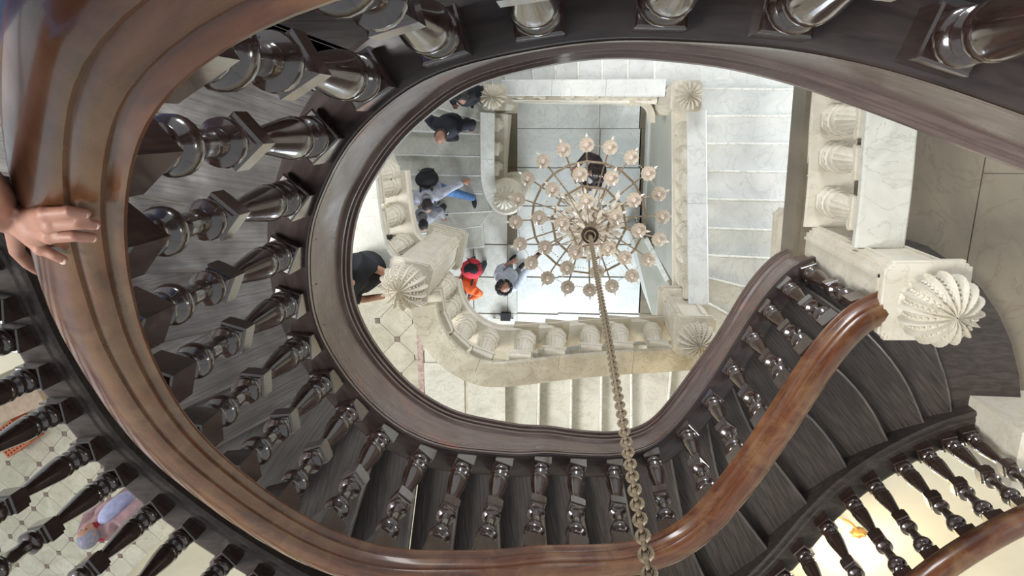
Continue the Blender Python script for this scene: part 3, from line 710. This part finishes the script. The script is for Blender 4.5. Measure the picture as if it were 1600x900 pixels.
# chain
M['chain']=plain('gilt_chain',(.34,.27,.18),.45,.55,0,.35,60)
h2=1.6
for _ in range(40):
    q=W(1016,905,h2); h2*= 1+ (ctr.y-q.y)/abs(q.y)*-1*.5 if q.y<0 else 1
top=W(1016,905,h2); print('chain top',top,h2,ctr)
ch=empty('chandelier_chain',tuple(ctr),'long gilt link chain threaded with a cable, dropping to the chandelier','chain')
lk=MB(); R_=.019
ptsl=[Vector((math.cos(t)*R_,0,math.sin(t)*R_*1.7)) for t in [2*PI*k/10 for k in range(11)]]
lk.tube(ptsl,.0075,6); LK=lk.mesh('link',M['chain'],True)
dirc=(top-ctr); n=int(dirc.length*1.5/.044); un_=dirc.normalized()
for k in range(min(n,290)):
    o=link('link',LK,ch,un_*(.03+.044*k),(PI/2 if k%2 else 0)+.35)
part('cable',MB().tube([ctr,ctr+un_*.044*n],.007,6),M['bronze'],ch)

# ================================================================ PEOPLE
DG=None
def fuse(name,mb,mat,parent,voxel,smooth_n=3,origin=None):
    """join overlapping volumes into one continuous skin"""
    o=part(name,mb,mat,parent,origin=origin)
    r=o.modifiers.new('r','REMESH'); r.mode='VOXEL'; r.voxel_size=voxel; r.use_smooth_shade=True
    s=o.modifiers.new('s','SMOOTH'); s.iterations=smooth_n; s.factor=.5
    dg=bpy.context.evaluated_depsgraph_get(); e=o.evaluated_get(dg); me=bpy.data.meshes.new_from_object(e)
    o.modifiers.clear(); o.data=me
    if not me.materials: me.materials.append(mat)
    return o
skin=[plain('skin_light',(.40,.205,.145),.5,0,.05,.08,30),plain('skin_tan',(.42,.23,.15),.5,0,.05,.08,30)]
for m_ in skin: m_.node_tree.nodes['Principled BSDF'].inputs['Subsurface Weight'].default_value=.12
def cloth(n,c,v=.2): return plain(n,c,.85,0,.3,v,14)
K={}
def figure(label,head_px,hg,face,cl,pose=None,ht=1.70,skinm=0,hair=(.02,.016,.014),hairstyle='short',hgh=None):
    """hg: depth of the surface stood on; face: world direction the figure faces (radians)"""
    J=dict(pelvis=(0,0,.95),chest=(0,.02,1.24),neck=(0,.02,1.44),head=(0,.06,1.60),shL=(-.19,0,1.40),shR=(.19,0,1.40),elL=(-.25,-.02,1.13),elR=(.25,-.02,1.13),wrL=(-.24,.14,.92),wrR=(.24,.14,.92),
      hiL=(-.09,0,.93),hiR=(.09,0,.93),knL=(-.10,.05,.50),knR=(.10,.03,.50),anL=(-.11,.0,.09),anR=(.11,0,.09))
    if pose: J.update(pose)
    s=ht/1.72; R=Matrix.Rotation(face-PI/2,3,'Z'); J={k:R@(Vector(v)*s) for k,v in J.items()}
    hh=hg-J['head'].z; hp=W(head_px[0],head_px[1],hh); base=Vector((hp.x-J['head'].x,hp.y-J['head'].y,CH-hg))
    J={k:v+base for k,v in J.items()}; f=R@Vector((0,1,0)); up=Vector((0,0,1))
    t=empty('person',base,label,'person','visitors on the stairs and floors')
    A=J; hd=(A['head']-A['neck']).normalized()
    b=MB()
    b.ell(A['head'],(.076*s,.095*s,.115*s),Vector((0,0,1)).rotation_difference(hd)@Matrix.Rotation(face-PI/2,3,'Z').to_quaternion(),16,12)
    fc=pose.get('look') if pose else None
    fd=(R@Vector(fc)).normalized() if fc else f
    q_=A['head']+fd*.095*s; b.ell(q_-up*.012,(.014,.016,.022),n=8,m=6)      # nose
    b.ell(A['head']+fd*.075*s-up*.06*s*(0 if fc else 1),(.04,.035,.04),n=8,m=6) # chin
    side=fd.cross(up).normalized() if abs(fd.z)<.95 else R@Vector((1,0,0))
    for e in (-1,1): b.ell(A['head']+side*e*.076*s,(.014,.02,.028),n=6,m=5)
    b.tube([A['neck']-up*.06,A['head']-hd*.05],[.055*s,.05*s],10)
    b.tube([A['pelvis'],A['chest'],A['neck']-up*.03],[.13*s,.13*s,.06*s],12)
    for S in 'LR':
        b.tube([A['sh'+S],A['el'+S],A['wr'+S]],[.045*s,.038*s,.026*s],10)
        fa=(A['wr'+S]-A['el'+S]).normalized(); sd=fa.cross(up).normalized() if abs(fa.z)<.95 else R@Vector((1,0,0))
        pw=A['wr'+S]; pc=pw+fa*.045; b.ell(pc,(.042,.042,.03),n=8,m=6)
        for q,(o_,l_) in enumerate(((-.03,.062),(-.01,.072),(.01,.07),(.03,.055))):
            st=pc+sd*o_+fa*.025; b.tube([st,st+fa*l_*.55,st+fa*l_*.9-up*.02],[.010,.0095,.008],6)
        st=pc+sd*(.035 if S=='L' else -.035); b.tube([st-fa*.02,st+sd*(.025 if S=='L' else -.025)+fa*.02,st+sd*(.03 if S=='L' else -.03)+fa*.045],[.012,.011,.009],6)
        b.tube([A['hi'+S],A['kn'+S],A['an'+S]],[.07*s,.048*s,.035*s],10)
    fuse('body',b,skin[skinm],t,.0125,2)
    # jacket
    b=MB(); w0=cl.get('bulk',1)
    b.tube([A['pelvis']-up*.10,A['pelvis']+up*.08,A['chest'],A['neck']-up*.05],[.155*w0,.150*w0,.165*w0,.085],16)
    b.tube([A['shL']+(A['shR']-A['shL'])*.02,A['chest']*.5+A['neck']*.5,A['shR']],[.085*w0,.13*w0,.085*w0],12)
    sl=cl.get('sleeve',.97)
    for S in 'LR':
        e=A['el'+S].lerp(A['wr'+S],sl) if sl>0 else A['el'+S]
        if sl>0: b.tube([A['sh'+S],A['el'+S],e],[.078*w0,.062*w0,.048],12)
        else: b.tube([A['sh'+S],A['sh'+S].lerp(A['el'+S],.65)],[.078*w0,.066],12)
    fuse('jacket',b,K.setdefault(cl['top'],cloth('cloth_%d'%len(K),cl['top'])),t,.014,4)
    b=MB()
    for S in 'LR': b.tube([A['pelvis'].lerp(A['hi'+S],.8),A['kn'+S],A['an'+S]+up*.01],[.10,.075,.058],12)
    b.ell(A['pelvis']-up*.02,(.16,.12,.12),n=12,m=8)
    fuse('trousers',b,K.setdefault(cl['legs'],cloth('cloth_%d'%len(K),cl['legs'])),t,.014,3)
    shm=K.setdefault(cl.get('shoe',(.02,.02,.02)),cloth('cloth_%d'%len(K),cl.get('shoe',(.02,.02,.02))))
    for S in 'LR':
        an=A['an'+S]; b=MB(); b.ell(an+f*.07-up*.045,(.045,.13,.045),Matrix.Rotation(face-PI/2,3,'Z').to_quaternion(),12,8)
        b.ell(an-up*.02,(.045,.055,.06),n=10,m=6); so=part('shoe',b,shm,t)
        b=MB(); b.ell(an+f*.07-up*.075,(.05,.138,.014),Matrix.Rotation(face-PI/2,3,'Z').to_quaternion(),14,6)
        part('sole',b,M['white'],so)
    hm=K.setdefault(hair,plain('hair_%d'%len(K),hair,.6,0,.5,.3,60)); b=MB(); hc=A['head']-fd*.018*s+hd*.012
    if hairstyle=='curly':
        rr=random.Random(5)
        for q in range(110):
            th=rr.uniform(0,2*PI); zz=rr.uniform(-.5,1); rad=math.sqrt(max(0,1-zz*zz)); dv=Vector((math.cos(th)*rad,math.sin(th)*rad,zz))
            if dv.dot(fd)>.62: continue
            b.ell(hc+dv*.125*s,(.028,.028,.028),n=6,m=5)
        fuse('hair',b,hm,t,.009,1)
    elif hairstyle=='bald':
        rq=Matrix.Rotation(face-PI/2,3,'Z').to_quaternion()
        for q in range(26):
            th=PI*(.95+1.1*q/25)+face-PI/2; b.ell(A['head']+Vector((math.cos(th)*.078,math.sin(th)*.094,.01))*s,(.018,.018,.05),n=6,m=5)
        fuse('hair',b,hm,t,.008,2)
    else:
        b.ell(hc,(.086*s,.104*s,.117*s),Matrix.Rotation(face-PI/2,3,'Z').to_quaternion(),16,12)
        if hairstyle=='long': b.ell(hc-f*.05-up*.12,(.07,.04,.14),n=10,m=8)
        fuse('hair',b,hm,t,.009,1)
    em=K.setdefault('eye',plain('eye_dark',(.02,.015,.012),.2))
    for e in (-1,1): part('eye',MB().ell(A['head']+fd*.086*s+side*e*.03*s+(up*.012 if not fc else Vector((0,0,0))),(.009,.009,.009),n=6,m=5),em,t)
    return t,A,f
up=Vector((0,0,1))
def collar(t,A,mat,r=.062,z=.0):
    part('collar',MB().lathe([(r,-.02),(r+.012,.0),(r+.008,.03),(r,.035),(r-.006,.0)],16,at=A['neck']+up*z,cap=False),mat,t)
def backpack(label,A,f,mats,size=(.17,.11,.24),drop=.05):
    c=A['chest']-f*.24-up*drop; q=Matrix.Rotation(math.atan2(f.y,f.x)-PI/2,3,'Z').to_quaternion()
    t=empty('backpack',c-up*size[2],label,'backpack')
    b=MB(); b.ell(c,(size[0],size[1],size[2]),q,16,12); b.ell(c+up*size[2]*.35,(size[0]*.95,size[1]*.95,size[2]*.6),q,16,12)
    b.ell(c-f*size[1]*.7-up*.06,(size[0]*.7,size[1]*.5,size[2]*.5),q,12,8)
    fuse('pack',b,mats[0],t,.012,3)
    s=f.cross(up)
    for e in (-1,1):
        part('strap',MB().tube(spline([c+s*e*.08+up*size[2]*.5+f*.03,A['neck']+s*e*.10-up*.0-f*.06,A['neck']+s*e*.115+f*.09-up*.06,A['chest']+s*e*.14+f*.14],4),.018,8),mats[1],t)
    part('zip',MB().tube(spline([c-f*size[1]*1.02+s*size[0]*.7-up*.02,c-f*size[1]*.9+up*size[2]*.75,c-f*size[1]*1.02-s*size[0]*.7-up*.02],6),.008,6),mats[1],t)
    return t
dn=-PI/2
# man in the dark suit walking down
t,A,f=figure('balding man in dark navy jacket walking down the pale stair',(689,213),hs(6),dn-.15,dict(top=(.022,.025,.035),legs=(.02,.02,.025),bulk=1.12),
  dict(head=(.03,.17,1.50),neck=(0,.09,1.43),chest=(0,.03,1.24),elL=(-.34,-.06,1.17),wrL=(-.30,.03,.95),elR=(.34,-.06,1.17),wrR=(.36,-.02,.93),knR=(.1,.22,.52),anR=(.08,.24,-.07),knL=(-.1,-.02,.52),anL=(-.1,-.06,.09)),1.76,0,(.06,.05,.045),'bald')
collar(t,A,K.setdefault('w',cloth('shirt_white',(.8,.78,.7),.05)))
# visitor with backpack
t,A,f=figure('visitor in pale grey hoodie and blue jeans under a black backpack, going down the stair',(668,321),hs(4),dn+.1,dict(top=(.42,.43,.50),legs=(.10,.22,.46)),
  dict(head=(0,.20,1.46),neck=(0,.12,1.42),chest=(0,.05,1.22),elL=(-.30,.02,1.15),wrL=(-.26,.22,1.05),elR=(.30,.02,1.2),wrR=(.50,.03,1.08),shR=(.2,.05,1.39),shL=(-.2,.05,1.39),knL=(-.08,.12,.5),knR=(.28,.14,.5),anR=(.40,.28,-.07),elx=(0,0,0)) and
  dict(head=(0,.20,1.46),neck=(0,.12,1.42),chest=(0,.05,1.22),elR=(.30,.02,1.15),wrR=(.24,.22,1.05),elL=(-.32,0,1.2),wrL=(-.52,-.06,1.10),shR=(.2,.05,1.39),shL=(-.2,.05,1.39),knR=(.08,.12,.5),knL=(-.32,.16,.5),anL=(-.46,.30,-.07)),1.74)
blk=K.setdefault('blk',cloth('black_nylon',(.012,.012,.014))); 
part('hood',MB().lathe([(.07,-.02),(.11,-.01),(.12,.03),(.10,.06),(.07,.05)],16,at=A['neck']-f*.03,cap=False),K[(.42,.43,.50)],t)
backpack('black backpack on the shoulders of the visitor in pale grey hoodie',A,f,(blk,K.setdefault('strap',cloth('strap_grey',(.05,.05,.055)))),(.18,.14,.25),-.04)
# grey visitor behind the newel
t,A,f=figure('visitor in light grey hooded top, mostly hidden by the big shell newel',(662,352),hs(2),dn+.2,dict(top=(.33,.33,.35),legs=(.05,.05,.06)),dict(head=(0,.14,1.52)),1.60)
part('hood',MB().lathe([(.07,-.02),(.12,-.01),(.13,.03),(.10,.07),(.07,.05)],16,at=A['neck']-f*.04,cap=False),K[(.33,.33,.35)],t)
# orange jacket
t,A,f=figure('visitor in orange jacket bending forward near the curved balustrade',(721,462),HF,dn-.35,dict(top=(.75,.13,.03),legs=(.04,.04,.05)),
  dict(head=(0,.34,1.40),neck=(0,.24,1.36),chest=(0,.12,1.2),shL=(-.19,.2,1.33),shR=(.19,.2,1.33),elL=(-.27,.28,1.1),elR=(.25,.3,1.1),wrL=(-.16,.44,1.0),wrR=(.14,.44,1.0)),1.72,0,(.10,.09,.085))
red=K.setdefault('red',cloth('red_nylon',(.55,.03,.05)))
bp=backpack('black and red backpack worn over the orange jacket',A,f,(red,blk),(.19,.15,.24),-.06)
q=A['chest']-f*.26+up*.10; part('top_flap',MB().ell(q+up*.10,(.14,.12,.10),n=16,m=8),blk,bp)
# curly haired visitor pointing
t,A,f=figure('visitor with curly black hair and grey sweater looking up, arm raised',(788,449),HF,PI/2-.7,dict(top=(.45,.48,.55),legs=(.10,.10,.12),sleeve=.45),
  dict(head=(0,-.02,1.60),look=(.25,.35,1.0),elL=(-.24,.08,1.16),wrL=(-.16,.28,1.2),shR=(.18,.06,1.42),elR=(.10,.36,1.52),wrR=(.06,.62,1.58)),1.74,0,(.012,.010,.010),'curly')
p=A['wrR']+f*.10
t=tag(part('phone',MB().box(-.035,-.075,-.006,.035,.075,.006,rot=-.7,at=p),blk,None,origin=p),'black phone held up in the raised hand of the curly haired visitor','phone')
# visitor below the chandelier
t,A,f=figure('visitor in dark clothes on the well floor, seen through the chandelier',(930,270),HF,PI+.1,dict(top=(.05,.035,.04),legs=(.06,.03,.035)),dict(head=(0,.05,1.6),elL=(-.28,.15,1.15),elR=(.28,.15,1.15),wrL=(-.1,.34,1.15),wrR=(.1,.34,1.15)),1.68)
# winder visitor
figure('visitor in black coat on the corner steps, almost hidden under the wooden string',(722,150),hs(9),dn,dict(top=(.015,.015,.018),legs=(.3,.18,.08),bulk=1.1),dict(elL=(-.28,-.02,1.2),wrL=(-.40,-.02,1.1)),1.72)
# visitor leaning at the newel
t,A,f=figure('visitor in black vest top reaching a bare arm towards the shell newel',(532,440),HL,-.35,dict(top=(.012,.013,.018),legs=(.02,.02,.025),sleeve=0,bulk=1.15),
  dict(head=(0,.05,1.58),shR=(-.02,.12,1.36),elR=(-.04,.36,1.22),wrR=(-.02,.60,1.20),shL=(-.20,.0,1.40)) and
  dict(head=(0,.02,1.58),pelvis=(0,.08,.95),chest=(0,.06,1.2),shL=(-.17,.05,1.40),elL=(-.10,.28,1.22),wrL=(-.02,.50,1.14),shR=(.2,.02,1.38),elR=(.26,.15,1.1),wrR=(.16,.36,1.0)),1.68,1)
c=A['wrL']; part('bracelet',MB().lathe([(.034,-.012),(.038,0),(.034,.012)],14,at=c,axis=A['wrL']-A['elL'],cap=False),blk,t)
# person lower left
t,A,f=figure('person in mauve coat and grey cap on the tiled landing, seen between the balusters',(138,838),HL,PI/2+.3,dict(top=(.30,.19,.21),legs=(.16,.12,.10),bulk=1.25),
  dict(head=(0,.05,1.58),elL=(-.30,.1,1.15),wrL=(-.1,.34,1.05),elR=(.36,.1,1.15),wrR=(.30,.30,.95)),1.66,0,(.22,.22,.30))
part('scarf',MB().lathe([(.07,-.03),(.11,-.01),(.11,.03),(.07,.05)],16,at=A['neck'],cap=False),K.setdefault('scarf',cloth('red_scarf',(.35,.02,.05))),t)
part('shirt_front',MB().ell(A['chest']+f*.12+(f.cross(up))*.12,(.10,.10,.26),n=12,m=10),K.setdefault('lil',cloth('pale_blue_cloth',(.36,.38,.60))),t)
# ---- arm and hand on the rail at left
def rail_h(px,py,lift=.012,h=1.1):
    for _ in range(12):
        p=W(px,py,h); i=near(RP,p); o_=(p-RP[i]).dot(nrm(RP,i))
        z=.117-max(0,(abs(o_)-.02))**2*14
        z=max(z,.062)
        h=.5*h+.5*(CH-(RP[i].z+z+lift))
    return W(px,py,h)
b=MB(); pm=W(-158,-168,.9)
t=empty('person',(pm.x,pm.y,CH-2.2),'person in pale blue shirt at the frame edge, bare hand resting on the handrail','person')
wr=rail_h(12,338,.035); kn=[rail_h(72,334,.020),rail_h(80,352,.022),rail_h(78,370,.020),rail_h(64,388,.022)]
mid=[rail_h(110,331,.020),rail_h(122,349,.020),rail_h(118,369,.018),rail_h(86,400,.022)]
tip=[rail_h(139,335,.011),rail_h(156,352,.011),rail_h(151,372,.011),rail_h(104,408,.015)]
el=W(-150,215,.62); sh=W(-210,-60,.45)
b.tube([sh,el,wr.lerp(el,.35),wr],[.055,.046,.040,.029],14)
for q in range(4):
    b.tube([wr.lerp(kn[q],.1),wr.lerp(kn[q],.6),kn[q]],[.018,.0145,.0112],10)
    b.tube([kn[q],mid[q],mid[q].lerp(tip[q],.6),tip[q]],[.0105,.0092,.0085,.0075] if q<3 else [.0095,.0085,.0078,.007],10)
    b.ell(kn[q]+Vector((0,0,.002)),(.0125,.0125,.0115),n=8,m=6)
b.ell((wr+kn[1]+kn[2])/3,(.03,.034,.019),n=12,m=8)
th=[wr.lerp(kn[3],.25),W(26,392,1.12),W(44,412,1.18),W(60,424,1.22)]; b.tube(th,[.018,.0135,.012,.0095],10)
fuse('arm',b,skin[0],t,.0035,4)
nm=plain('finger_nail',(.72,.50,.42),.25)
for q in range(4):
    d=(tip[q]-mid[q]).normalized(); part('finger_nail',MB().ell(tip[q]-d*.002+Vector((0,0,.0062)),(.0065,.0055,.0022),n=10,m=6),nm,t)
b=MB(); b.tube([pm-Vector((0,0,.45)),pm,pm+Vector((0,0,.4))],[.17,.175,.16],20); b.tube([pm+Vector((-.02,0,.38)),sh,sh.lerp(el,.6)],[.12,.085,.07],14)
fuse('shirt',b,K.setdefault('blue',cloth('pale_blue_shirt',(.22,.32,.60))),t,.012,4)

# ================================================================ SMALL THINGS
# wall sconce below the outer balustrade
def wall_pt(px,py):
    h=5
    P_=spline(wl,6)
    for k in range(400):
        h=2.5+k*.01; p=W(px,py,h)
        i=min(range(len(P_)),key=lambda i:(P_[i].x-p.x)**2+(P_[i].y-p.y)**2)
        if (p-P_[i]).dot(nrm(P_,i))<=0.01: return p,nrm(P_,i)
    return p,Vector((0,1,0))
p,nn=wall_pt(1342,832); print('sconce',p)
t=empty('wall_sconce',tuple(p),'small lit gilt wall sconce glowing below the outer balustrade','lamp')
part('wall_plate',MB().lathe([(.02,.03),(.05,.025),(.07,.01),(.075,0),(.07,-.005)],16,at=p,axis=nn,mod=lambda a,z:1+.12*math.cos(a*2*PI*8)),K.setdefault('gilt',plain('gilt',(.30,.18,.06),.4,.6)),t)
bl=W(1311,816,CH-p.z)+up*.02
part('arm',MB().tube(spline([p+nn*.02,p.lerp(bl,.3)+nn*.05-up*.05,p.lerp(bl,.8)+nn*.03-up*.06,bl-up*.06],5),.012,8),K['gilt'],t)
part('cup',MB().lathe([(.01,-.075),(.035,-.06),(.042,-.04),(.02,-.03)],14,at=bl),K['gilt'],t)
bm_=bpy.data.materials.new('lit_bulb'); bm_.use_nodes=True; q=bm_.node_tree.nodes['Principled BSDF']; q.inputs['Emission Color'].default_value=(1,.78,.42,1); q.inputs['Emission Strength'].default_value=40
part('bulb',MB().ell(bl,(.034,.034,.045),n=14,m=10),bm_,t)
L=bpy.data.lights.new('sconce_light','POINT'); L.energy=14; L.color=(1,.72,.38); L.shadow_soft_size=.04
lo=bpy.data.objects.new('sconce_light',L); COL.objects.link(lo); lo.location=bl+nn*.12+up*.14; print('SCONCE',p,bl)
# outer marble pier
p=W(1572,655,4.35)
t=empty('marble_pier',(p.x+.16,p.y-.05,ZR-1.2),'plain marble pier at right edge where the outer handrail ends','pier')
x0,y0=p.x-.09,p.y-.35
part('shaft',MB().box(x0,y0,ZR-1.2,x0+.8,y0+.40,CH-4.05),M['cream'],t,smooth=False)
part('base_moulding',MB().box(x0-.03,y0-.03,ZR-.2,x0+.83,y0+.43,ZR-.12),M['cream'],t,smooth=False)
# west wall, desk, crate
a=W(-120,640,HL); b_=W(110,537,HL); d=(b_-a).normalized()
ws=part('wall_west',MB().sweep([a-d*2,b_+d*1.0],[(0,0),(0,4.2),(.2,4.2),(.2,0)]),M['wall'],None,smooth=False); ws['kind']='structure'
p=W(22,628,6.1); t=empty('low_cabinet',(p.x,p.y,ZL),'pinkish beige low cabinet standing on the tiled landing at left edge','cabinet')
M['beige']=plain('beige_paint',(.55,.42,.33),.6)
an=math.atan2(d.y,d.x)
part('body',MB().box(-.30,-.14,0,.30,.14,.55,rot=an,at=(p.x,p.y,ZL)),M['beige'],t,smooth=False)
part('top',MB().box(-.32,-.16,.55,.32,.16,.585,rot=an,at=(p.x,p.y,ZL)),M['beige'],t,smooth=False)
p=W(22,682,6.55); t=empty('perforated_crate',(p.x,p.y,ZL),'orange perforated box with black band on the tiled landing','box')
M['orange']=plain('orange_leather',(.50,.12,.035),.5)
part('box',MB().box(-.20,-.17,0,.20,.17,.22,rot=an+.2,at=(p.x,p.y,ZL)),M['orange'],t,smooth=False)
part('band',MB().box(-.205,-.04,0,.205,.04,.226,rot=an+.2,at=(p.x,p.y,ZL)),blk,t,smooth=False)
hole=MB().lathe([(.011,0),(.011,.003)],8).mesh('hole',blk)
c_,s__=math.cos(an+.2),math.sin(an+.2)
for i in range(7):
    for k in (-.14,-.10,-.065,.065,.10,.14):
        x=-.165+i*.055; link('hole',hole,t,(c_*x-s__*k,s__*x+c_*k,.2195))
# black box and notice board on the well floor
p=W(790,495,HF-.1); tag(part('floor_box',MB().box(-.09,-.07,0,.09,.07,.12,at=(p.x,p.y,ZF)).box(-.095,-.075,.11,.095,.075,.135,at=(p.x,p.y,ZF)),blk,None,smooth=False,origin=(p.x,p.y,ZF)),'small black box standing on the well floor near curved balustrade','box')
p=W(785,505,HF-.25); t=empty('notice_board',(p.x,p.y,ZF),'low cream notice board on the floor beside the small black box','sign')
part('panel',MB().box(-.20,-.05,.10,.20,.05,.13,at=(p.x,p.y,ZF)),M['cream'],t,smooth=False)
for e in (-.17,.17): part('leg',MB().box(e-.015,-.02,0,e+.015,.02,.10,at=(p.x,p.y,ZF)),M['bronze'],t,smooth=False)
